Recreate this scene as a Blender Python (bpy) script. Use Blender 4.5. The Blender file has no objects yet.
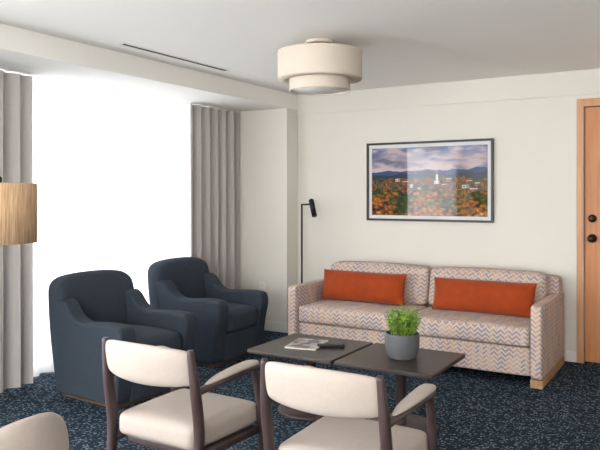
import bpy, bmesh, math, random
from mathutils import Vector, Matrix
random.seed(4)
sc = bpy.context.scene
COL = sc.collection
pi = math.pi
sc.view_settings.view_transform = 'Standard'
sc.view_settings.look = 'None'
sc.view_settings.exposure = 0.0

def s2l(c):
    return tuple(((v/255)/12.92 if v/255 <= .04045 else ((v/255+.055)/1.055)**2.4) for v in c)

# ---------------------------------------------------------------- materials
def new_mat(name):
    m = bpy.data.materials.new(name); m.use_nodes = True
    nt = m.node_tree
    return m, nt, nt.nodes['Principled BSDF']

def N(nt, t, **kw):
    n = nt.nodes.new(t)
    for k, v in kw.items(): setattr(n, k, v)
    return n

def math_(nt, op, a, b=None, c=None):
    n = nt.nodes.new('ShaderNodeMath'); n.operation = op
    for i, v in enumerate((a, b, c)):
        if v is None: continue
        if isinstance(v, (int, float)): n.inputs[i].default_value = v
        else: nt.links.new(v, n.inputs[i])
    return n.outputs[0]

def mixc(nt, f, a, b):
    n = nt.nodes.new('ShaderNodeMix'); n.data_type = 'RGBA'
    for i, v in ((0, f), (6, a), (7, b)):
        if isinstance(v, (int, float)): n.inputs[i].default_value = v
        elif isinstance(v, tuple): n.inputs[i].default_value = (*v[:3], 1)
        else: nt.links.new(v, n.inputs[i])
    return n.outputs[2]

def simple(name, rgb, rough=.6, metal=0, noise=0.06, nscale=30, bump=0.0, bscale=300, sheen=0, spec=.5):
    m, nt, b = new_mat(name)
    c = s2l(rgb)
    tc = N(nt, 'ShaderNodeTexCoord')
    nz = N(nt, 'ShaderNodeTexNoise'); nz.inputs['Scale'].default_value = nscale; nz.inputs['Detail'].default_value = 4
    nt.links.new(tc.outputs['Object'], nz.inputs['Vector'])
    lo = tuple(v*(1-noise) for v in c); hi = tuple(min(1, v*(1+noise)) for v in c)
    nt.links.new(mixc(nt, nz.outputs['Fac'], lo, hi), b.inputs['Base Color'])
    b.inputs['Roughness'].default_value = rough
    b.inputs['Metallic'].default_value = metal
    b.inputs['Specular IOR Level'].default_value = spec
    if sheen:
        b.inputs['Sheen Weight'].default_value = sheen
        b.inputs['Sheen Roughness'].default_value = .5
    if bump:
        n2 = N(nt, 'ShaderNodeTexNoise'); n2.inputs['Scale'].default_value = bscale; n2.inputs['Detail'].default_value = 3
        nt.links.new(tc.outputs['Object'], n2.inputs['Vector'])
        bp = N(nt, 'ShaderNodeBump'); bp.inputs['Strength'].default_value = bump; bp.inputs['Distance'].default_value = .002
        nt.links.new(n2.outputs['Fac'], bp.inputs['Height'])
        nt.links.new(bp.outputs['Normal'], b.inputs['Normal'])
    return m

def wood(name, dark, light, scale=(3, 3, .4), rough=.45, k=6):
    m, nt, b = new_mat(name)
    tc = N(nt, 'ShaderNodeTexCoord'); mp = N(nt, 'ShaderNodeMapping')
    mp.inputs['Scale'].default_value = scale
    nt.links.new(tc.outputs['Object'], mp.inputs['Vector'])
    nz = N(nt, 'ShaderNodeTexNoise'); nz.inputs['Scale'].default_value = k; nz.inputs['Detail'].default_value = 8
    nz.inputs['Distortion'].default_value = .6
    nt.links.new(mp.outputs[0], nz.inputs['Vector'])
    cr = N(nt, 'ShaderNodeValToRGB')
    cr.color_ramp.elements[0].position = .3; cr.color_ramp.elements[0].color = (*s2l(dark), 1)
    cr.color_ramp.elements[1].position = .7; cr.color_ramp.elements[1].color = (*s2l(light), 1)
    nt.links.new(nz.outputs['Fac'], cr.inputs[0]); nt.links.new(cr.outputs[0], b.inputs['Base Color'])
    b.inputs['Roughness'].default_value = rough
    return m

M_wall = simple('wall_paint', (226, 222, 213), .85, noise=.01, nscale=3, bump=.05, bscale=400)
M_ceil = simple('ceiling_paint', (243, 241, 236), .9, noise=.01, nscale=2)
M_trim = simple('trim_paint', (228, 225, 218), .5, noise=.01)
M_black = simple('black_metal', (22, 22, 24), .4, metal=.3)
M_frameblk = simple('frame_black', (34, 33, 35), .4)
M_navy = simple('slate_navy_weave', (54, 62, 72), .95, noise=.5, nscale=130, bump=.9, bscale=380, sheen=.02, spec=.15)
M_beige = simple('beige_upholstery', (168, 157, 149), .75, noise=.06, nscale=60, bump=.25, bscale=300)
M_orange = simple('rust_velvet', (156, 62, 20), .8, noise=.32, nscale=11, bump=.3, bscale=400, sheen=.15, spec=.2)
M_espresso = wood('espresso_wood', (46, 34, 34), (70, 54, 53), (4, 4, .8), .4, 8)
M_table = wood('dark_table_top', (50, 42, 41), (66, 56, 54), (1.2, 10, 6), .36, 5)
M_oak = wood('light_oak', (158, 122, 84), (186, 150, 108), (6, 6, 2), .5, 6)
M_plinth = wood('walnut_plinth', (84, 64, 48), (104, 82, 62), (6, 6, 2), .5, 6)
M_door = wood('door_wood', (190, 122, 72), (208, 144, 92), (4, 4, .35), .45, 6)
M_doorfr = wood('door_frame_wood', (192, 140, 98), (208, 160, 118), (4, 4, .35), .45, 6)
M_curt = simple('grey_curtain', (186, 181, 178), .9, noise=.05, nscale=80, bump=.2, bscale=500)
M_shade = simple('linen_shade', (204, 193, 179), .85, noise=.06, nscale=140, bump=.2, bscale=500)
M_bronze = simple('bronze_metal', (64, 48, 38), .35, metal=.8)
M_pot = simple('grey_ceramic', (90, 92, 96), .6, noise=.1, nscale=40, bump=.3, bscale=120)
M_soil = simple('soil', (50, 38, 28), .95, noise=.3, nscale=90)
M_paper = simple('paper', (225, 222, 214), .6)
M_plastic = simple('white_plastic', (236, 235, 230), .4)
M_slot = simple('slot_black', (14, 14, 14), .8)
M_alu = simple('window_aluminium', (205, 206, 208), .4)
M_mat = simple('mat_board', (222, 222, 222), .8, noise=.01)

# leaf
M_leaf, nt, b = new_mat('leaf_green')
oi = N(nt, 'ShaderNodeTexCoord'); nz = N(nt, 'ShaderNodeTexNoise'); nz.inputs['Scale'].default_value = 45
nt.links.new(oi.outputs['Object'], nz.inputs['Vector'])
nt.links.new(mixc(nt, math_(nt, 'MULTIPLY_ADD', nz.outputs['Fac'], 2.2, -.6), s2l((80, 122, 40)), s2l((166, 200, 84))), b.inputs['Base Color'])
b.inputs['Roughness'].default_value = .5

# sheer
M_sheer = bpy.data.materials.new('sheer_fabric'); M_sheer.use_nodes = True
nt = M_sheer.node_tree; nt.nodes.clear()
out = N(nt, 'ShaderNodeOutputMaterial'); tr = N(nt, 'ShaderNodeBsdfTransparent'); tl = N(nt, 'ShaderNodeBsdfTranslucent')
df = N(nt, 'ShaderNodeBsdfDiffuse')
tr.inputs[0].default_value = (1, 1, 1, 1); tl.inputs[0].default_value = (.93, .95, .98, 1); df.inputs[0].default_value = (.92, .92, .93, 1)
m1 = N(nt, 'ShaderNodeMixShader'); m2 = N(nt, 'ShaderNodeMixShader')
m1.inputs[0].default_value = .3; m2.inputs[0].default_value = .2
nt.links.new(tl.outputs[0], m1.inputs[1]); nt.links.new(df.outputs[0], m1.inputs[2])
nt.links.new(m1.outputs[0], m2.inputs[1]); nt.links.new(tr.outputs[0], m2.inputs[2])
nt.links.new(m2.outputs[0], out.inputs[0])
M_sheer2 = M_sheer.copy(); M_sheer2.name = 'sheer_fabric_dense'
for n in M_sheer2.node_tree.nodes:
    if n.type == 'BSDF_TRANSLUCENT': n.inputs[0].default_value = (.52, .53, .55, 1)
    if n.type == 'MIX_SHADER' and abs(n.inputs[0].default_value-.2) < 1e-4: n.inputs[0].default_value = .03

# raffia
M_raffia, nt, b = new_mat('raffia')
tc = N(nt, 'ShaderNodeTexCoord'); mp = N(nt, 'ShaderNodeMapping'); mp.inputs['Scale'].default_value = (1, 1, .04)
nt.links.new(tc.outputs['Object'], mp.inputs['Vector'])
nz = N(nt, 'ShaderNodeTexNoise'); nz.inputs['Scale'].default_value = 190; nz.inputs['Detail'].default_value = 3
nt.links.new(mp.outputs[0], nz.inputs['Vector'])
nt.links.new(mixc(nt, math_(nt, 'MULTIPLY_ADD', nz.outputs['Fac'], 2.6, -.8), s2l((160, 124, 90)), s2l((212, 180, 146))), b.inputs['Base Color'])
b.inputs['Roughness'].default_value = .8
bp = N(nt, 'ShaderNodeBump'); bp.inputs['Strength'].default_value = .6; bp.inputs['Distance'].default_value = .003
nt.links.new(nz.outputs['Fac'], bp.inputs['Height']); nt.links.new(bp.outputs[0], b.inputs['Normal'])

# carpet
M_carpet, nt, b = new_mat('speckled_carpet')
tc = N(nt, 'ShaderNodeTexCoord')
def flecks(scale, rot, thr, seed, dens=.5):
    mp = N(nt, 'ShaderNodeMapping'); mp.inputs['Scale'].default_value = scale; mp.inputs['Location'].default_value = (seed, seed*.7, 0)
    mp.inputs['Rotation'].default_value = (0, 0, rot)
    nt.links.new(tc.outputs['Object'], mp.inputs['Vector'])
    v = N(nt, 'ShaderNodeTexVoronoi'); v.distance = 'CHEBYCHEV'; v.voronoi_dimensions = '2D'; v.inputs['Scale'].default_value = 1
    nt.links.new(mp.outputs[0], v.inputs['Vector'])
    sep = N(nt, 'ShaderNodeSeparateColor'); nt.links.new(v.outputs['Color'], sep.inputs[0])
    a = math_(nt, 'LESS_THAN', v.outputs['Distance'], thr)
    k = math_(nt, 'GREATER_THAN', sep.outputs[0], dens)
    return math_(nt, 'MULTIPLY', math_(nt, 'MULTIPLY', a, k), math_(nt, 'MULTIPLY_ADD', sep.outputs[1], .8, .2))
f1 = flecks((18, 50, 1), .5, .18, 3.1, .5); f2 = flecks((50, 18, 1), .5, .18, 8.7, .5); f3 = flecks((40, 40, 1), .4, .17, 1.3, .5)
f = math_(nt, 'MAXIMUM', math_(nt, 'MAXIMUM', f1, f2), f3)
nz = N(nt, 'ShaderNodeTexNoise'); nz.inputs['Scale'].default_value = 7; nt.links.new(tc.outputs['Object'], nz.inputs['Vector'])
base = mixc(nt, nz.outputs['Fac'], s2l((25, 38, 50)), s2l((38, 54, 69)))
nt.links.new(mixc(nt, f, base, s2l((134, 146, 154))), b.inputs['Base Color'])
b.inputs['Roughness'].default_value = 1; b.inputs['Specular IOR Level'].default_value = .1
n2 = N(nt, 'ShaderNodeTexNoise'); n2.inputs['Scale'].default_value = 400; nt.links.new(tc.outputs['Object'], n2.inputs['Vector'])
bp = N(nt, 'ShaderNodeBump'); bp.inputs['Strength'].default_value = .4; bp.inputs['Distance'].default_value = .003
nt.links.new(n2.outputs['Fac'], bp.inputs['Height']); nt.links.new(bp.outputs[0], b.inputs['Normal'])

# sofa zigzag fabric
M_zig, nt, b = new_mat('zigzag_fabric')
tc = N(nt, 'ShaderNodeTexCoord'); geo = N(nt, 'ShaderNodeNewGeometry')
sp = N(nt, 'ShaderNodeSeparateXYZ'); nt.links.new(tc.outputs['Object'], sp.inputs[0])
sn = N(nt, 'ShaderNodeSeparateXYZ'); nt.links.new(geo.outputs['Normal'], sn.inputs[0])
selx = math_(nt, 'GREATER_THAN', math_(nt, 'ABSOLUTE', sn.outputs[0]), .72)
selz = math_(nt, 'GREATER_THAN', math_(nt, 'ABSOLUTE', sn.outputs[2]), .72)
def lerp(s, a, bb): return math_(nt, 'ADD', math_(nt, 'MULTIPLY', a, math_(nt, 'SUBTRACT', 1.0, s)), math_(nt, 'MULTIPLY', bb, s))
u = lerp(selx, sp.outputs[0], sp.outputs[1]); v = lerp(selz, sp.outputs[2], sp.outputs[1])
P = .056
tri = math_(nt, 'PINGPONG', math_(nt, 'DIVIDE', u, P/2), 1.0)
vv = math_(nt, 'DIVIDE', math_(nt, 'ADD', v, math_(nt, 'MULTIPLY', tri, .026)), .034)
fr = math_(nt, 'FRACT', vv); band = math_(nt, 'GREATER_THAN', fr, .45)
fl = math_(nt, 'FLOOR', vv); cu = math_(nt, 'FLOOR', math_(nt, 'DIVIDE', u, P/2))
cb = N(nt, 'ShaderNodeCombineXYZ'); nt.links.new(math_(nt, 'FLOOR', math_(nt, 'DIVIDE', fl, 3.0)), cb.inputs[0]); nt.links.new(cu, cb.inputs[1])
wn = N(nt, 'ShaderNodeTexWhiteNoise'); wn.noise_dimensions = '2D'; nt.links.new(cb.outputs[0], wn.inputs['Vector'])
cr = N(nt, 'ShaderNodeValToRGB'); cr.color_ramp.interpolation = 'CONSTANT'
cols = [(0, (152, 132, 142)), (.25, (186, 150, 140)), (.45, (192, 160, 132)), (.62, (138, 134, 148)), (.78, (196, 168, 156))]
el = cr.color_ramp.elements
el[0].position = 0; el[0].color = (*s2l(cols[0][1]), 1); el[1].position = .25; el[1].color = (*s2l(cols[1][1]), 1)
for p, c in cols[2:]:
    e = el.new(p); e.color = (*s2l(c), 1)
nt.links.new(wn.outputs['Value'], cr.inputs[0])
nt.links.new(mixc(nt, math_(nt, 'MULTIPLY', band, .85), s2l((208, 194, 183)), cr.outputs[0]), b.inputs['Base Color'])
b.inputs['Roughness'].default_value = .9; b.inputs['Specular IOR Level'].default_value = .2

# landscape print
M_art, nt, b = new_mat('landscape_print')
tc = N(nt, 'ShaderNodeTexCoord'); sp = N(nt, 'ShaderNodeSeparateXYZ'); nt.links.new(tc.outputs['Object'], sp.inputs[0])
W, H = 1.13, .645
xx = math_(nt, 'MULTIPLY_ADD', sp.outputs[0], 1/W, .5); yy = math_(nt, 'MULTIPLY_ADD', sp.outputs[2], 1/H, .5)
def noise(scale, det=4, sx=1, sz=1, off=0):
    mp = N(nt, 'ShaderNodeMapping'); mp.inputs['Scale'].default_value = (sx, 1, sz); mp.inputs['Location'].default_value = (off, 0, off)
    nt.links.new(tc.outputs['Object'], mp.inputs['Vector'])
    n = N(nt, 'ShaderNodeTexNoise'); n.inputs['Scale'].default_value = scale; n.inputs['Detail'].default_value = det
    nt.links.new(mp.outputs[0], n.inputs['Vector']); return n.outputs['Fac']
def smooth(a, lo, hi):
    n = N(nt, 'ShaderNodeMapRange'); n.inputs[1].default_value = lo; n.inputs[2].default_value = hi
    nt.links.new(a, n.inputs[0]); return n.outputs[0]
sky = mixc(nt, smooth(yy, .66, 1.0), s2l((200, 180, 176)), s2l((78, 104, 152)))
sky = mixc(nt, smooth(noise(4.5, 6, 1, 2.8), .46, .60), sky, s2l((188, 172, 176)))
sky = mixc(nt, math_(nt, 'MULTIPLY', smooth(noise(3.6, 6, 1, 3.4, 2.3), .48, .62), .8), sky, s2l((78, 86, 120)))
h1 = math_(nt, 'ADD', .55, math_(nt, 'MULTIPLY', noise(3, 3, 1, 0), .22))
c = mixc(nt, math_(nt, 'LESS_THAN', yy, h1), sky, s2l((58, 76, 120)))
h2 = math_(nt, 'ADD', .50, math_(nt, 'MULTIPLY', noise(5, 4, 1, 0, 1.1), .2))
c = mixc(nt, math_(nt, 'LESS_THAN', yy, h2), c, s2l((44, 58, 70)))
def canopy(scale, pal, off, dark, big):
    mp = N(nt, 'ShaderNodeMapping'); mp.inputs['Scale'].default_value = (1, 1, 1.5)
    nt.links.new(tc.outputs['Object'], mp.inputs['Vector'])
    nzv = N(nt, 'ShaderNodeTexNoise'); nzv.inputs['Scale'].default_value = 30; nzv.inputs['Detail'].default_value = 3
    nt.links.new(tc.outputs['Object'], nzv.inputs['Vector'])
    va = N(nt, 'ShaderNodeVectorMath'); va.operation = 'SCALE'; va.inputs[3].default_value = .05
    nt.links.new(nzv.outputs['Color'], va.inputs[0])
    vb = N(nt, 'ShaderNodeVectorMath'); vb.operation = 'ADD'; nt.links.new(mp.outputs[0], vb.inputs[0]); nt.links.new(va.outputs[0], vb.inputs[1])
    vo = N(nt, 'ShaderNodeTexVoronoi'); vo.inputs['Scale'].default_value = scale; nt.links.new(vb.outputs[0], vo.inputs['Vector'])
    sv = N(nt, 'ShaderNodeSeparateColor'); nt.links.new(vo.outputs['Color'], sv.inputs[0])
    fr_ = N(nt, 'ShaderNodeValToRGB'); e = fr_.color_ramp.elements
    e[0].position = 0; e[0].color = (*s2l(pal[0][1]), 1); e[1].position = pal[1][0]; e[1].color = (*s2l(pal[1][1]), 1)
    for p_, cc in pal[2:]:
        q = e.new(p_); q.color = (*s2l(cc), 1)
    k = math_(nt, 'ADD', math_(nt, 'MULTIPLY', sv.outputs[0], .35), math_(nt, 'MULTIPLY', smooth(noise(big, 3, 1, 1.6, off), .36, .64), .65))
    nt.links.new(k, fr_.inputs[0])
    return mixc(nt, smooth(vo.outputs['Distance'], .2, .8), fr_.outputs[0], s2l(dark))
pal_far = [(0, (52, 66, 48)), (.35, (84, 88, 52)), (.6, (146, 102, 54)), (.8, (174, 90, 44)), (.97, (180, 132, 74))]
pal_near = [(0, (34, 56, 26)), (.3, (72, 88, 32)), (.5, (156, 112, 30)), (.68, (206, 116, 26)), (.84, (142, 60, 26)), (.97, (214, 156, 52))]
h3 = math_(nt, 'ADD', .44, math_(nt, 'MULTIPLY', noise(10, 4, 1, 0), .2))
c = mixc(nt, math_(nt, 'LESS_THAN', yy, h3), c, canopy(52, pal_far, .3, (40, 38, 30), 7))
def rect(x0, x1, y0, y1, col, c):
    r = math_(nt, 'MULTIPLY', math_(nt, 'LESS_THAN', math_(nt, 'ABSOLUTE', math_(nt, 'SUBTRACT', xx, (x0+x1)/2)), (x1-x0)/2),
              math_(nt, 'LESS_THAN', math_(nt, 'ABSOLUTE', math_(nt, 'SUBTRACT', yy, (y0+y1)/2)), (y1-y0)/2))
    return mixc(nt, r, c, s2l(col))
rb = random.Random(11)
for i in range(17):
    bx = .22+.72*((i*.618) % 1); by = .50-.16*(i/17)
    bw = rb.uniform(.025, .06); bh = rb.uniform(.035, .065)
    wall_c = rb.choice([(158, 78, 56), (168, 92, 68), (200, 184, 166), (212, 206, 200), (142, 70, 54)])
    c = rect(bx, bx+bw, by, by+bh, wall_c, c)
    c = rect(bx+bw*.55, bx+bw, by, by+bh, tuple(int(q*.72) for q in wall_c), c)
    c = rect(bx-.003, bx+bw+.003, by+bh*.72, by+bh, rb.choice([(86, 82, 90), (112, 106, 108), (184, 178, 176)]), c)
    c = rect(bx+bw*.15, bx+bw*.4, by+bh*.2, by+bh*.5, (76, 70, 74), c)
c = rect(.575, .595, .46, .60, (208, 202, 196), c)
c = rect(.581, .589, .60, .65, (110, 110, 116), c)
h4 = math_(nt, 'ADD', .12, math_(nt, 'MULTIPLY', noise(6, 4, 1, 0, 4.2), .46))
c = mixc(nt, math_(nt, 'LESS_THAN', yy, h4), c, canopy(24, pal_near, 1.7, (30, 30, 20), 4.5))
nt.links.new(c, b.inputs['Base Color'])
b.inputs['Roughness'].default_value = .6; b.inputs['Specular IOR Level'].default_value = .2
b.inputs['Coat Weight'].default_value = .7; b.inputs['Coat Roughness'].default_value = .02; b.inputs['Coat IOR'].default_value = 1.42

# magazine cover
M_mag, nt, b = new_mat('magazine_cover')
tc = N(nt, 'ShaderNodeTexCoord'); vo = N(nt, 'ShaderNodeTexVoronoi'); vo.distance = 'CHEBYCHEV'; vo.inputs['Scale'].default_value = 17
nt.links.new(tc.outputs['Object'], vo.inputs['Vector'])
sv = N(nt, 'ShaderNodeSeparateColor'); nt.links.new(vo.outputs['Color'], sv.inputs[0])
cr = N(nt, 'ShaderNodeValToRGB'); cr.color_ramp.interpolation = 'CONSTANT'; e = cr.color_ramp.elements
e[0].position = 0; e[0].color = (*s2l((168, 164, 160)), 1); e[1].position = .35; e[1].color = (*s2l((82, 82, 90)), 1)
for p, cc in ((.55, (150, 112, 96)), (.7, (60, 70, 90)), (.85, (190, 184, 178))):
    q = e.new(p); q.color = (*s2l(cc), 1)
nt.links.new(sv.outputs[0], cr.inputs[0]); nt.links.new(cr.outputs[0], b.inputs['Base Color']); b.inputs['Roughness'].default_value = .3

# ---------------------------------------------------------------- geometry helpers
def empty(name, loc=(0, 0, 0), rz=0):
    o = bpy.data.objects.new(name, None); COL.objects.link(o); o.location = loc; o.rotation_euler = (0, 0, rz)
    o.empty_display_size = .1
    return o

def mk(name, bm, mat, parent=None, smooth=True, bevel=0, seg=3, wn=True, loc=(0,0,0), rot=(0,0,0)):
    bmesh.ops.recalc_face_normals(bm, faces=bm.faces)
    me = bpy.data.meshes.new(name); bm.to_mesh(me); bm.free()
    for p in me.polygons: p.use_smooth = smooth
    me.materials.append(mat)
    o = bpy.data.objects.new(name, me); COL.objects.link(o)
    o.location = loc; o.rotation_euler = rot
    if parent: o.parent = parent
    if bevel:
        m = o.modifiers.new('b', 'BEVEL'); m.width = bevel; m.segments = seg; m.limit_method = 'ANGLE'; m.angle_limit = math.radians(35)
        if wn:
            w = o.modifiers.new('w', 'WEIGHTED_NORMAL'); w.keep_sharp = True
    return o

def box(name, lo, hi, mat, parent=None, bevel=0, seg=2, smooth=None, **kw):
    bm = bmesh.new()
    bmesh.ops.create_cube(bm, size=1)
    for v in bm.verts:
        v.co = Vector([lo[i]+(hi[i]-lo[i])*(v.co[i]+.5) for i in range(3)])
    return mk(name, bm, mat, parent, bool(bevel) if smooth is None else smooth, bevel, seg, **kw)

def cushion(name, lo, hi, mat, parent, r=.04, crown=(0, 0, .02), cuts=10, loc=(0,0,0), rot=(0,0,0), taper=None):
    """rounded box with crowned faces (soft cushion)"""
    bm = bmesh.new(); bmesh.ops.create_cube(bm, size=2)
    bmesh.ops.subdivide_edges(bm, edges=bm.edges[:], cuts=cuts, use_grid_fill=True)
    c = Vector([(lo[i]+hi[i])/2 for i in range(3)]); h = Vector([(hi[i]-lo[i])/2 for i in range(3)])
    for v in bm.verts:
        p = v.co.copy(); q = Vector([p[i]*h[i] for i in range(3)])
        inner = Vector([max(-h[i]+r, min(h[i]-r, q[i])) for i in range(3)])
        d = q-inner
        if d.length > 1e-9:
            q = inner + d.normalized()*max(abs(d[0]), abs(d[1]), abs(d[2]))
        for i in range(3):
            j, k = [a for a in range(3) if a != i]
            q[i] += crown[i]*p[i]*(1-p[j]**2)*(1-p[k]**2)
        if taper: q = taper(q, h)
        v.co = c+q
    o = mk(name, bm, mat, parent, True, loc=loc, rot=rot)
    s = o.modifiers.new('s', 'SUBSURF'); s.levels = 1; s.render_levels = 1
    return o

def round_poly(pts, rads, n=7):
    out = []; L = len(pts)
    for i in range(L):
        p = Vector(pts[i]); a = Vector(pts[i-1]); c = Vector(pts[(i+1) % L]); r = rads[i] if isinstance(rads, (list, tuple)) else rads
        if r <= 0: out.append(p); continue
        d1 = (a-p); d2 = (c-p); r1 = min(r, d1.length*.49, d2.length*.49)
        s = p+d1.normalized()*r1; e = p+d2.normalized()*r1
        for t in range(n+1):
            t /= n
            out.append(s*(1-t)**2+p*2*t*(1-t)+e*t*t)
    return out

def prism(name, pts, t0, t1, axis, mat, parent, bevel=.02, seg=4, **kw):
    bm = bmesh.new()
    def P3(p, t):
        return {'x': (t, p[0], p[1]), 'y': (p[0], t, p[1]), 'z': (p[0], p[1], t)}[axis]
    a = [bm.verts.new(P3(p, t0)) for p in pts]; b_ = [bm.verts.new(P3(p, t1)) for p in pts]
    bm.faces.new(a); bm.faces.new(b_[::-1])
    for i in range(len(pts)):
        bm.faces.new((a[i], a[(i+1) % len(pts)], b_[(i+1) % len(pts)], b_[i]))
    return mk(name, bm, mat, parent, True, bevel, seg, **kw)

def loft(name, rings, mat, parent=None, caps=True, closed=False, **kw):
    bm = bmesh.new(); V = [[bm.verts.new(p) for p in r] for r in rings]; n = len(rings[0])
    R = len(V)
    for i in range(R if closed else R-1):
        A = V[i]; B = V[(i+1) % R]
        for j in range(n):
            bm.faces.new((A[j], A[(j+1) % n], B[(j+1) % n], B[j]))
    if caps and not closed:
        bm.faces.new(V[0][::-1]); bm.faces.new(V[-1])
    return mk(name, bm, mat, parent, True, **kw)

def lathe(name, prof, mat, parent=None, n=40, c=(0, 0), caps=True, **kw):
    rings = [[(c[0]+r*math.cos(2*pi*i/n), c[1]+r*math.sin(2*pi*i/n), z) for i in range(n)] for r, z in prof]
    return loft(name, rings, mat, parent, caps, **kw)

def catmull(pts, n=8):
    P = [Vector(p) for p in pts]; out = []
    for i in range(len(P)-1):
        p0 = P[max(0, i-1)]; p1 = P[i]; p2 = P[i+1]; p3 = P[min(len(P)-1, i+2)]
        for k in range(n):
            t = k/n
            out.append(.5*((2*p1)+(-p0+p2)*t+(2*p0-5*p1+4*p2-p3)*t*t+(-p0+3*p1-3*p2+p3)*t**3))
    out.append(P[-1]); return out

def tube(name, pts, ra, mat, parent=None, n=14, up=(0, 0, 1), e=2.0, spl=True, rb=None):
    m = len(pts)
    if not isinstance(ra, list): ra = [(ra, rb or ra)]*m
    P = catmull(pts) if spl else [Vector(p) for p in pts]
    RR = catmull([(a[0], a[1], 0) for a in ra]) if spl else [Vector((a[0], a[1], 0)) for a in ra]
    rings = []
    for i, p in enumerate(P):
        t = (P[min(i+1, len(P)-1)]-P[max(i-1, 0)]).normalized()
        u_ = Vector(up)
        s = t.cross(u_).normalized(); w = s.cross(t).normalized()
        ring = []
        for j in range(n):
            a = 2*pi*j/n; ca, sa = math.cos(a), math.sin(a)
            x = math.copysign(abs(ca)**(2/e), ca)*RR[i][0]; y = math.copysign(abs(sa)**(2/e), sa)*RR[i][1]
            ring.append(p+s*x+w*y)
        rings.append(ring)
    return loft(name, rings, mat, parent)

# ---------------------------------------------------------------- room shell
XR, YR, ZC = 5.2, -8.0, 2.44
box('floor', (-.95, YR-.1, -.1), (XR+.1, 1.2, 0), M_carpet)
box('ceiling', (-.95, YR-.1, ZC), (XR+.1, 1.2, ZC+.1), M_ceil)
DX0, DX1, DT = 2.783, 3.70, 2.13
box('wall_back', (-.95, 0, 0), (2.728, .12, ZC), M_wall)
box('wall_back_right', (3.76, 0, 0), (XR+.1, .12, ZC), M_wall)
box('wall_back_header', (2.728, 0, 2.2), (3.76, .12, ZC), M_wall)
box('trim_back_band', (0.0, -.016, 2.235), (XR, 0, ZC), M_wall, bevel=.003)
box('wall_right', (XR, YR, 0), (XR+.1, 0, ZC), M_wall)
WX = -.85
box('wall_left_pier', (WX-.1, -.75, 0), (WX, 0, ZC), M_wall)
box('wall_left_mid', (WX-.1, -4.9, 0), (WX, -4.3, ZC), M_wall)
box('wall_left_end', (WX-.1, YR, 0), (WX, -7.6, ZC), M_wall)
box('wall_left_sill', (WX-.1, YR, 0), (WX, 0, .08), M_wall)
box('wall_left_header', (WX-.1, YR, 2.26), (WX, 0, ZC), M_wall)
box('wall_column', (WX, -.218, 0), (0, 0, 2.285), M_wall, bevel=.003)
box('ceiling_soffit', (WX, YR, 2.285), (0, 0, ZC), M_ceil, bevel=.003)
box('wall_rear_left', (-.95, YR-.1, 0), (.8, YR, ZC), M_wall)
box('wall_rear_right', (4.6, YR-.1, 0), (XR+.1, YR, ZC), M_wall)
box('wall_rear_sill', (.8, YR-.1, 0), (4.6, YR, .5), M_wall)
box('wall_rear_header', (.8, YR-.1, 2.3), (4.6, YR, ZC), M_wall)
box('baseboard_back', (.012, -.014, 0), (2.728, 0, .10), M_trim, bevel=.004)
box('baseboard_column', (WX, -.232, 0), (.012, -.218, .10), M_trim, bevel=.004)
box('baseboard_column_side', (0, -.218, 0), (.012, 0, .10), M_trim, bevel=.004)
box('baseboard_right', (XR-.014, YR, 0), (XR, -.02, .10), M_trim, bevel=.004)

def window(name, y0, y1, z0, z1, mull):
    w = empty(name, (WX-.05, 0, 0))
    f = .035
    box('frame_bottom', (-.03, y0, z0), (.03, y1, z0+f), M_alu, w, .004)
    box('frame_top', (-.03, y0, z1-f), (.03, y1, z1), M_alu, w, .004)
    for i in range(mull+1):
        y = y0+f/2+(y1-y0-f)*i/mull
        box('mullion_%d' % i, (-.03, y-f/2, z0), (.03, y+f/2, z1), M_alu, w, .004)
window('window_1', -4.3, -.75, .08, 2.26, 3)
window('added_fill_window_2', -7.6, -4.9, .08, 2.26, 2)  # added window out of view, an opening for fill light from the left
w3 = empty('added_fill_window_3', (0, YR-.05, 0))  # added rear window behind the camera, made to let in fill light
for i in range(4):
    x = .8+.02+(3.8-.04)*i/3
    box('mullion_%d' % i, (x-.02, -.03, .5), (x+.02, .03, 2.3), M_alu, w3, .004)

# door
d = empty('door_1', (0, 0, 0))
box('slab', (DX0+.006, .02, .01), (DX1, .065, DT), M_door, d, .003)
box('jamb_left', (2.728, -.02, 0), (2.783, .10, 2.2), M_doorfr, d, .004)
box('jamb_right', (3.704, -.02, 0), (3.76, .10, 2.2), M_doorfr, d, .004)
box('head', (2.783, -.02, DT+.004), (3.704, .10, 2.2), M_doorfr, d, .004)
kx = 2.845
def ylathe(name, prof, mat, parent, cx, cz, n=28):
    rings = [[(cx+r*math.cos(2*pi*i/n), y, cz+r*math.sin(2*pi*i/n)) for i in range(n)] for r, y in prof]
    return loft(name, rings, mat, parent)
ylathe('knob', [(.036, .02), (.036, .010), (.014, .006), (.014, -.02), (.026, -.03), (.031, -.045), (.024, -.06), (.004, -.064)], M_bronze, d, kx, 1.04)
ylathe('deadbolt', [(.033, .02), (.033, .008), (.028, 0), (.004, -.003)], M_bronze, d, kx, 1.205)
box('thumb_turn', (kx-.005, -.02, 1.19), (kx+.005, 0, 1.22), M_bronze, d, .002)

o = empty('wall_outlet', (-.30, -.218, .44))
box('plate', (-.035, -.008, -.057), (.035, 0, .057), M_plastic, o, .004)
box('socket_upper', (-.016, -.011, .01), (.016, -.007, .04), M_trim, o, .003)
box('socket_lower', (-.016, -.011, -.04), (.016, -.007, -.01), M_trim, o, .003)

s = empty('ceiling_air_slot', (.226, -2.11, ZC))
box('slot', (-.018, -.575, -.004), (.018, .575, 0), M_slot, s)
box('rim_a', (-.028, -.585, -.006), (-.018, .585, 0), M_trim, s, .002)
box('rim_b', (.018, -.585, -.006), (.028, .585, 0), M_trim, s, .002)

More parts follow.
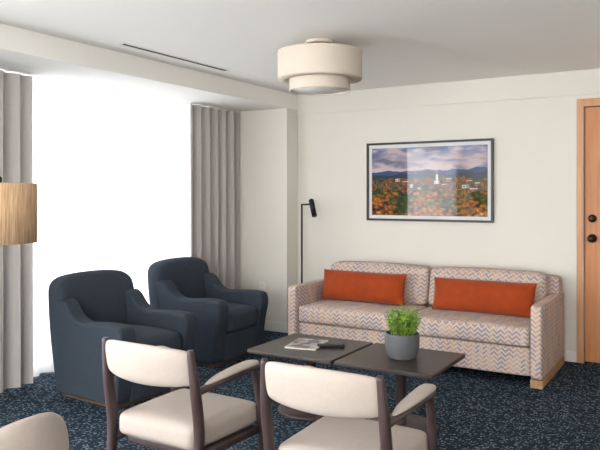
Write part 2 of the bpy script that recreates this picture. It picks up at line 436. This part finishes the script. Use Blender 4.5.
# ---------------------------------------------------------------- curtains
def drape(name, y0, y1, x, amp, waves, mat, z0=.015, z1=2.275, seed=0, sharp=.35):
    rnd = random.Random(seed)
    ph = [rnd.uniform(-.9, .9) for _ in range(waves+3)]; am = [rnd.uniform(.5, 1.2) for _ in range(waves+3)]
    bm = bmesh.new(); nu = waves*16; nz = 12; G = []
    for k in range(nz+1):
        row = []; zt = k/nz
        for i in range(nu+1):
            t = i/nu; w = t*waves; j = int(w); fr = w-j
            a = am[j]*(1-fr)+am[j+1]*fr; pph = ph[j]*(1-fr)+ph[j+1]*fr
            th = 2*pi*w+pph*(1-.5*zt)
            dx = amp*a*(math.sin(th)+sharp*.5*math.sin(2*th+1)+.15*math.sin(3.3*th+zt*1.5))*(1-.25*zt)
            yy_ = y0+(y1-y0)*t+.014*math.sin(th*1.0+1)
            row.append(bm.verts.new((x+dx, yy_, z0+(z1-z0)*zt)))
        G.append(row)
    for k in range(nz):
        for i in range(nu):
            bm.faces.new((G[k][i], G[k][i+1], G[k+1][i+1], G[k+1][i]))
    return mk(name, bm, mat, None, True)
drape('curtain', -4.5, -2.81, -.60, .046, 12, M_curt, seed=1)
drape('curtain.001', -1.06, -.27, -.59, .048, 6, M_curt, seed=2)
drape('sheer_curtain', -4.6, -.5, -.745, .030, 30, M_sheer2, seed=3)
drape('sheer_curtain.001', -7.6, -4.8, -.745, .024, 26, M_sheer, seed=5)  # sheer over the added left window, out of view

# ---------------------------------------------------------------- picture
p = empty('framed_picture', (1.42, 0, 1.528))
w_, h_ = 1.235, .75
fw = .02
box('frame_top', (-w_/2, -.035, h_/2-fw), (w_/2, -.002, h_/2), M_frameblk, p, .002)
box('frame_bottom', (-w_/2, -.035, -h_/2), (w_/2, -.002, -h_/2+fw), M_frameblk, p, .002)
box('frame_left', (-w_/2, -.035, -h_/2+fw), (-w_/2+fw, -.002, h_/2-fw), M_frameblk, p, .002)
box('frame_right', (w_/2-fw, -.035, -h_/2+fw), (w_/2, -.002, h_/2-fw), M_frameblk, p, .002)
box('mat_board', (-w_/2+fw, -.018, -h_/2+fw), (w_/2-fw, -.003, h_/2-fw), M_mat, p)
box('print', (-W/2, -.021, -H/2), (W/2, -.0185, H/2), M_art, p)

# ---------------------------------------------------------------- sofa
S = empty('sofa', (0, 0, 0))
sx0, sx1 = .49, 2.65
A = .09
cushion('arm_left', (sx0, -1.0, .06), (sx0+A, -.09, .60), M_zig, S, r=.022, crown=(.004, .004, 0), cuts=18)
cushion('arm_right', (sx1-A, -1.0, .06), (sx1, -.09, .60), M_zig, S, r=.022, crown=(.004, .004, 0), cuts=18)
cushion('base', (sx0+A-.005, -.965, .07), (sx1-A+.005, -.1, .285), M_zig, S, r=.015, crown=(0, 0, 0), cuts=18)
cushion('back_frame', (sx0+.02, -.25, .2), (sx1-.02, -.09, .74), M_zig, S, r=.035, crown=(0, 0, 0), cuts=18)
mid = (sx0+sx1)/2
for i, (a, b_) in enumerate(((sx0+A, mid), (mid, sx1-A))):
    cushion('seat_cushion_%d' % (i+1), (a+.003, -.985, .285), (b_-.003, -.36, .435), M_zig, S, r=.03, crown=(0, .012, .012), cuts=16)
    def lean(q, h):
        return Vector((q[0], q[1]+(q[2]+h[2])*.22, q[2]))
    cushion('back_cushion_%d' % (i+1), (a+.004, -.46, .43), (b_-.004, -.27, .765), M_zig, S, r=.055, crown=(0, .025, .012), cuts=16, taper=lean)
box('foot_right', (sx1-A+.002, -.985, 0), (sx1-.002, -.11, .062), M_oak, S, .004)
box('foot_left', (sx0+.002, -.985, 0), (sx0+A-.002, -.11, .062), M_oak, S, .004)

def lumbar(name, loc, w, h, t, rot):
    bm = bmesh.new(); nu, nv = 44, 22
    for side in (1, -1):
        G = []
        for j in range(nv+1):
            row = []
            for i in range(nu+1):
                a = -1+2*i/nu; c = -1+2*j/nv
                th = t/2*((1-a**4)*(1-abs(c)**2.4))**.6 if abs(a) < 1 and abs(c) < 1 else 0
                wr = 1+.06*math.sin(a*19+c*4)*(abs(c))
                x = a*w/2*(1-.03*(1-c*c)*abs(a)); z = c*h/2*(1-.06*(1-a*a)*0+.03*a**6)
                row.append(bm.verts.new((x, -side*(th*wr+.003), z)))
            G.append(row)
        for j in range(nv):
            for i in range(nu):
                bm.faces.new((G[j][i], G[j][i+1], G[j+1][i+1], G[j+1][i]))
    bmesh.ops.remove_doubles(bm, verts=bm.verts[:], dist=.0065)
    return mk(name, bm, M_orange, None, True, loc=loc, rot=rot)
lumbar('lumbar_pillow', (1.025, -.58, .580), .82, .265, .16, (-.22, 0, 0))
lumbar('lumbar_pillow.001', (2.10, -.58, .574), .84, .265, .16, (-.22, 0, 0))

# ---------------------------------------------------------------- armchairs
def armchair(name, loc, rz, wd=.72):
    R = empty(name, loc, rz); hw = wd/2; at = .13
    prof = round_poly([(-.31, .025), (.315, .025), (.335, .28), (.375, .45), (.36, .54), (.22, .55), (-.06, .53), (-.14, .57), (-.23, .68), (-.35, .66)],
                      [.03, .06, .18, .09, .09, .12, .16, .12, .06, .06])
    for nm, y0, y1 in (('arm_right', -hw, -hw+at), ('arm_left', hw-at, hw)):
        prism(nm, prof, y0, y1, 'y', M_navy, R, .056, 7)
    def tb(q, h):
        t = (q[2]+h[2])/(2*h[2]); s = q[1]/h[1]
        x = q[0] - (q[2]+h[2])*.13 + .05*abs(s)**3*(1-t*.4)
        y = q[1]*(1+.03*math.sin(pi*t)-.045*t**5)
        z = q[2] - .018*abs(s)**4*t**3
        return Vector((x, y, z))
    cushion('backrest', (-.385, -hw, .03), (-.20, hw, .815), M_navy, R, r=.08, crown=(.02, 0, .018), cuts=18, taper=tb)
    cushion('seat_cushion', (-.22, -hw+at-.005, .25), (.355, hw-at+.005, .43), M_navy, R, r=.055, crown=(.012, 0, .024), cuts=14)
    box('front_rail', (-.3, -hw+at-.01, .025), (.325, hw-at+.01, .26), M_navy, R, .02, 4)
    box('plinth', (-.28, -hw+.035, .0), (.28, hw-.035, .032), M_plinth, R, .004)
    return R
armchair('armchair', (.10, -2.55, 0), math.radians(-3), .72)
armchair('armchair.001', (-.055, -1.38, 0), math.radians(1), .73)

# ---------------------------------------------------------------- coffee tables
def ctable(name, cx, cy):
    R = empty(name, (cx, cy, 0)); h = .303
    box('top', (-h, -.295, .395), (h, .295, .42), M_table, R, .004)
    lathe('column', [(.035, .018), (.032, .03), (.032, .385), (.09, .39), (.09, .396)], M_espresso, R, 24)
    lathe('base', [(.215, 0), (.22, .004), (.22, .012), (.21, .018), (.04, .024)], M_espresso, R, 48)
ctable('coffee_table', 2.081, -2.24)
ctable('coffee_table.001', 1.455, -2.24)

pp = empty('potted_plant', (2.085, -2.235, .42))
lathe('pot', [(.078, 0), (.088, .008), (.103, .05), (.106, .12), (.102, .150), (.094, .150), (.090, .125)], M_pot, pp, 12, caps=False, bevel=.004)
lathe('pot_bottom', [(.0745, .001), (.0745, .004)], M_pot, pp, 12)
lathe('soil', [(.0915, .12), (.0915, .132)], M_soil, pp, 24)
bm = bmesh.new()
def leaf(bm, base, dirv, L, Wd, twist):
    d_ = dirv.normalized(); s_ = d_.cross(Vector((0, 0, 1)));
    if s_.length < .1: s_ = Vector((1, 0, 0))
    s_.normalize(); s_ = Matrix.Rotation(twist, 3, d_) @ s_; nn = s_.cross(d_)
    rows = []
    for t, w in ((0, .12), (.3, .85), (.6, 1), (.85, .6), (1, .05)):
        c = base+d_*L*t - nn*L*.25*t*t
        rows.append([bm.verts.new(c-s_*Wd*w), bm.verts.new(c+nn*Wd*-.3*w), bm.verts.new(c+s_*Wd*w)])
    for i in range(4):
        for j in range(2):
            bm.faces.new((rows[i][j], rows[i][j+1], rows[i+1][j+1], rows[i+1][j]))
stems = bmesh.new()
for k in range(110):
    a = random.uniform(0, 2*pi); r0 = .07*math.sqrt(random.random()); lean_ = random.uniform(.0, .9)
    base = Vector((r0*math.cos(a), r0*math.sin(a), .128))
    top = base+Vector((math.cos(a)*lean_*.06, math.sin(a)*lean_*.06, random.uniform(.10, .195)*(1-.3*lean_)))
    for q in range(10):
        t = .2+.8*q/9
        pt = base.lerp(top, t); b2 = random.uniform(0, 2*pi)
        leaf(bm, pt, Vector((math.cos(b2), math.sin(b2), random.uniform(.1, 1.4))), random.uniform(.016, .028), random.uniform(.0045, .007), random.uniform(-.6, .6))
    s_ = Vector((.0012, 0, 0)); s2 = Vector((0, .0012, 0))
    A_ = [stems.verts.new(base+o_) for o_ in (s_, s2, -s_, -s2)]; B_ = [stems.verts.new(top+o_) for o_ in (s_, s2, -s_, -s2)]
    for j in range(4): stems.faces.new((A_[j], A_[(j+1) % 4], B_[(j+1) % 4], B_[j]))
me = bpy.data.meshes.new('foliage'); bm.to_mesh(me); bm.free(); me.materials.append(M_leaf)
fo = bpy.data.objects.new('foliage', me); COL.objects.link(fo); fo.parent = pp
mk('stems', stems, M_leaf, pp)

mg = empty('magazine', (1.42, -2.235, .42), math.radians(12))
box('pages', (-.105, -.14, 0), (.103, .14, .008), M_paper, mg, .001)
box('cover', (-.107, -.142, .008), (.105, .142, .0095), M_mag, mg)
rc = empty('remote_control', (1.585, -2.215, .42), math.radians(-60))
box('body', (-.023, -.088, 0), (.023, .088, .020), M_black, rc, .006, 3)
for i in range(5):
    for j in range(3):
        box('button_%d_%d' % (i, j), (-.015+j*.012, -.06+i*.022, .0195), (-.009+j*.012, -.052+i*.022, .0212), M_pot, rc, .001)

# ---------------------------------------------------------------- dining chairs
def dining(name, loc, rz=0):
    R = empty(name, loc, rz)
    def tp(q, h): return Vector((q[0]*(1+.04*q[1]/h[1]), q[1], q[2]))
    cushion('seat', (-.228, -.25, .355), (.228, .205, .462), M_beige, R, r=.036, crown=(.004, .006, .014), cuts=14, taper=tp)
    prism('seat_frame', round_poly([(-.205, -.22), (.205, -.22), (.222, .19), (-.222, .19)], .04), .325, .358, 'z', M_espresso, R, .006, 2)
    for sgn, nm in ((1, 'right'), (-1, 'left')):
        tube('back_leg_'+nm, [(sgn*.226, -.30, 0), (sgn*.233, -.268, .2), (sgn*.243, -.245, .42), (sgn*.244, -.270, .62), (sgn*.236, -.292, .785)],
             [(.013, .013), (.016, .018), (.019, .022), (.018, .022), (.012, .013)], M_espresso, R, up=(0, 1, 0), e=2.8)
        tube('front_leg_'+nm, [(sgn*.245, .205, 0), (sgn*.250, .185, .3), (sgn*.254, .16, .5), (sgn*.257, .115, .638)],
             [(.011, .011), (.016, .017), (.016, .018), (.015, .018)], M_espresso, R, up=(0, 1, 0), e=2.8)
        tube('armrest_'+nm, [(sgn*.243, -.262, .61), (sgn*.260, -.17, .628), (sgn*.272, -.05, .642), (sgn*.268, .08, .645), (sgn*.257, .14, .64)],
             [(.013, .014), (.022, .013), (.030, .012), (.030, .012), (.018, .010)], M_espresso, R, e=2.6)
        tube('arm_pad_'+nm, [(sgn*.250, -.215, .634), (sgn*.261, -.16, .648), (sgn*.272, -.05, .661), (sgn*.269, .08, .663), (sgn*.259, .13, .655)],
             [(.006, .004), (.022, .010), (.031, .012), (.031, .012), (.014, .006)], M_beige, R, e=2.4)
        tube('side_rail_'+nm, [(sgn*.232, -.235, .345), (sgn*.250, .175, .345)], [(.010, .018), (.010, .018)], M_espresso, R, spl=False, e=3)
    rings = []; nr = 34
    for i in range(nr+1):
        s = -1+2*i/nr
        x = .234*s; yb = -.318+.045*s*s
        endf = (1-abs(s)**8)**.5 if abs(s) < 1 else 0
        endf = .3+.7*endf
        hz = .086*(.78+.22*endf)*(1-.16*s*s); ty = .026*(.5+.5*endf)
        zc = .708
        ring = []
        for j in range(24):
            a = 2*pi*j/24; ca, sa = math.cos(a), math.sin(a)
            yy_ = math.copysign(abs(ca)**(2/2.6), ca)*ty; zz = math.copysign(abs(sa)**(2/3.0), sa)*hz
            ring.append((x, yb+yy_-zz*.16, zc+zz))
        rings.append(ring)
    loft('backrest', rings, M_beige, R)
    return R
dining('dining_chair', (1.680, -3.70, 0))
dining('dining_chair.001', (2.480, -3.665, 0))

def tub(name, loc, rz):
    R = empty(name, loc, rz)
    rings = []; nr = 48
    for i in range(nr+1):
        s = -1+2*i/nr; th = s*math.radians(80)
        top = .775-.34*abs(s)**2.4; bot = .38; zc = (top+bot)/2; hz = (top-bot)/2
        ring = []
        for j in range(24):
            a = 2*pi*j/24; ca, sa = math.cos(a), math.sin(a)
            rr = math.copysign(abs(ca)**.8, ca)*.024; zz = math.copysign(abs(sa)**.5, sa)*hz
            rad = .235+rr+(zz+hz)*.04
            ring.append((-rad*math.cos(th)*.95, rad*math.sin(th), zc+zz))
        rings.append(ring)
    loft('back_shell', rings, M_beige, R)
    cushion('seat', (-.20, -.20, .37), (.24, .20, .46), M_beige, R, r=.04, crown=(.01, 0, .015), cuts=12)
    for sx in (-1, 1):
        for sy in (-1, 1):
            tube('leg_%d_%d' % (sx+1, sy+1), [(sx*.20, sy*.19, 0), (sx*.16, sy*.16, .38)], [(.010, .010), (.016, .016)], M_espresso, R, up=(0, 1, 0), spl=False)
tub('round_back_chair', (1.79, -4.82, 0), pi)

# ---------------------------------------------------------------- lamps
cl = empty('ceiling_light', (1.42, -2.066, ZC))
lathe('canopy', [(.005, 0), (.095, 0), (.095, -.022), (.03, -.03), (.03, -.075), (.005, -.075)][::-1], M_shade, cl, 40, bevel=.003)
lathe('upper_drum', [(.270, -.075), (.283, -.075), (.285, -.08), (.285, -.255), (.283, -.262), (.20, -.262), (.20, -.255), (.276, -.25), (.276, -.08)], M_shade, cl, 64, caps=False, closed=True)
lathe('top_diffuser', [(.275, -.085), (.275, -.09)], M_shade, cl, 64)
lathe('lower_drum', [(.204, -.2), (.206, -.335), (.204, -.34), (.197, -.34), (.195, -.335), (.195, -.2)], M_shade, cl, 64, caps=False, closed=True)
lathe('diffuser', [(.195, -.325), (.195, -.33)], M_plastic, cl, 64)

rl = empty('reading_floor_lamp', (.165, -.20, 0))
lathe('base', [(.11, 0), (.112, .004), (.11, .016), (.015, .02)], M_black, rl, 36)
tube('pole', [(0, 0, .015), (0, 0, 1.31)], .009, M_black, rl, up=(0, 1, 0), spl=False)
tube('arm', [(0, 0, 1.303), (.125, -.01, 1.308)], .008, M_black, rl, spl=False)
tube('lamp_head', [(.110, -.005, 1.352), (.113, -.008, 1.347), (.172, -.045, 1.19), (.173, -.046, 1.188)], [(.02, .02), (.026, .026), (.026, .026), (.02, .02)], M_black, rl, up=(0, 1, 0), spl=False, n=24)

fl = empty('raffia_floor_lamp', (.800, -4.06, 0))
lathe('base', [(.14, 0), (.142, .005), (.14, .018), (.015, .024)], M_black, fl, 36)
tube('stem', [(0, 0, .02), (0, 0, 1.46)], .010, M_black, fl, up=(0, 1, 0), spl=False)
lathe('finial', [(.008, 1.455), (.02, 1.46), (.022, 1.48), (.012, 1.49), (.004, 1.50)], M_black, fl, 20)
lathe('shade', [(.172, 1.175), (.176, 1.175), (.176, 1.452), (.172, 1.455), (.168, 1.452), (.168, 1.175)], M_raffia, fl, 72, caps=False, closed=True)
for k in range(3):
    a = k*2*pi/3+.5
    tube('spider_%d' % k, [(0, 0, 1.445), (.17*math.cos(a), .17*math.sin(a), 1.445)], .003, M_black, fl, spl=False, n=8)

# ---------------------------------------------------------------- lights / world
w = bpy.data.worlds.new('W'); sc.world = w; w.use_nodes = True
bg = w.node_tree.nodes['Background']; bg.inputs[0].default_value = (.95, .97, 1, 1); bg.inputs[1].default_value = 1.2
def area(name, loc, rot, sx, sy, e, col=(1, 1, 1)):
    l = bpy.data.lights.new(name, 'AREA'); l.shape = 'RECTANGLE'; l.size = sx; l.size_y = sy; l.energy = e; l.color = col
    o = bpy.data.objects.new(name, l); COL.objects.link(o); o.location = loc; o.rotation_euler = rot
    return o
area('window_daylight_1', (WX-.35, -2.5, 1.25), (0, -pi/2, 0), 2.3, 3.6, 190, (.99, 1, 1))
area('added_fill_light_2', (WX-.35, -6.25, 1.25), (0, -pi/2, 0), 2.3, 2.8, 500, (1, .99, .98))  # added fill light, shines in through the made-up second left window
area('added_fill_light_3', (2.7, YR-.4, 1.3), (pi/2, 0, 0), 3.8, 2.0, 240, (1, .98, .95))  # added fill from behind the camera, through the made-up rear window

# ---------------------------------------------------------------- camera
cam = bpy.data.cameras.new('camera'); co = bpy.data.objects.new('camera', cam); COL.objects.link(co)
co.location = (3.668, -6.066, 1.40); co.rotation_euler = (pi/2, 0, math.radians(31))
cam.lens = 679/600*36; cam.sensor_width = 36; cam.shift_y = -.05; cam.clip_start = .05
sc.camera = co
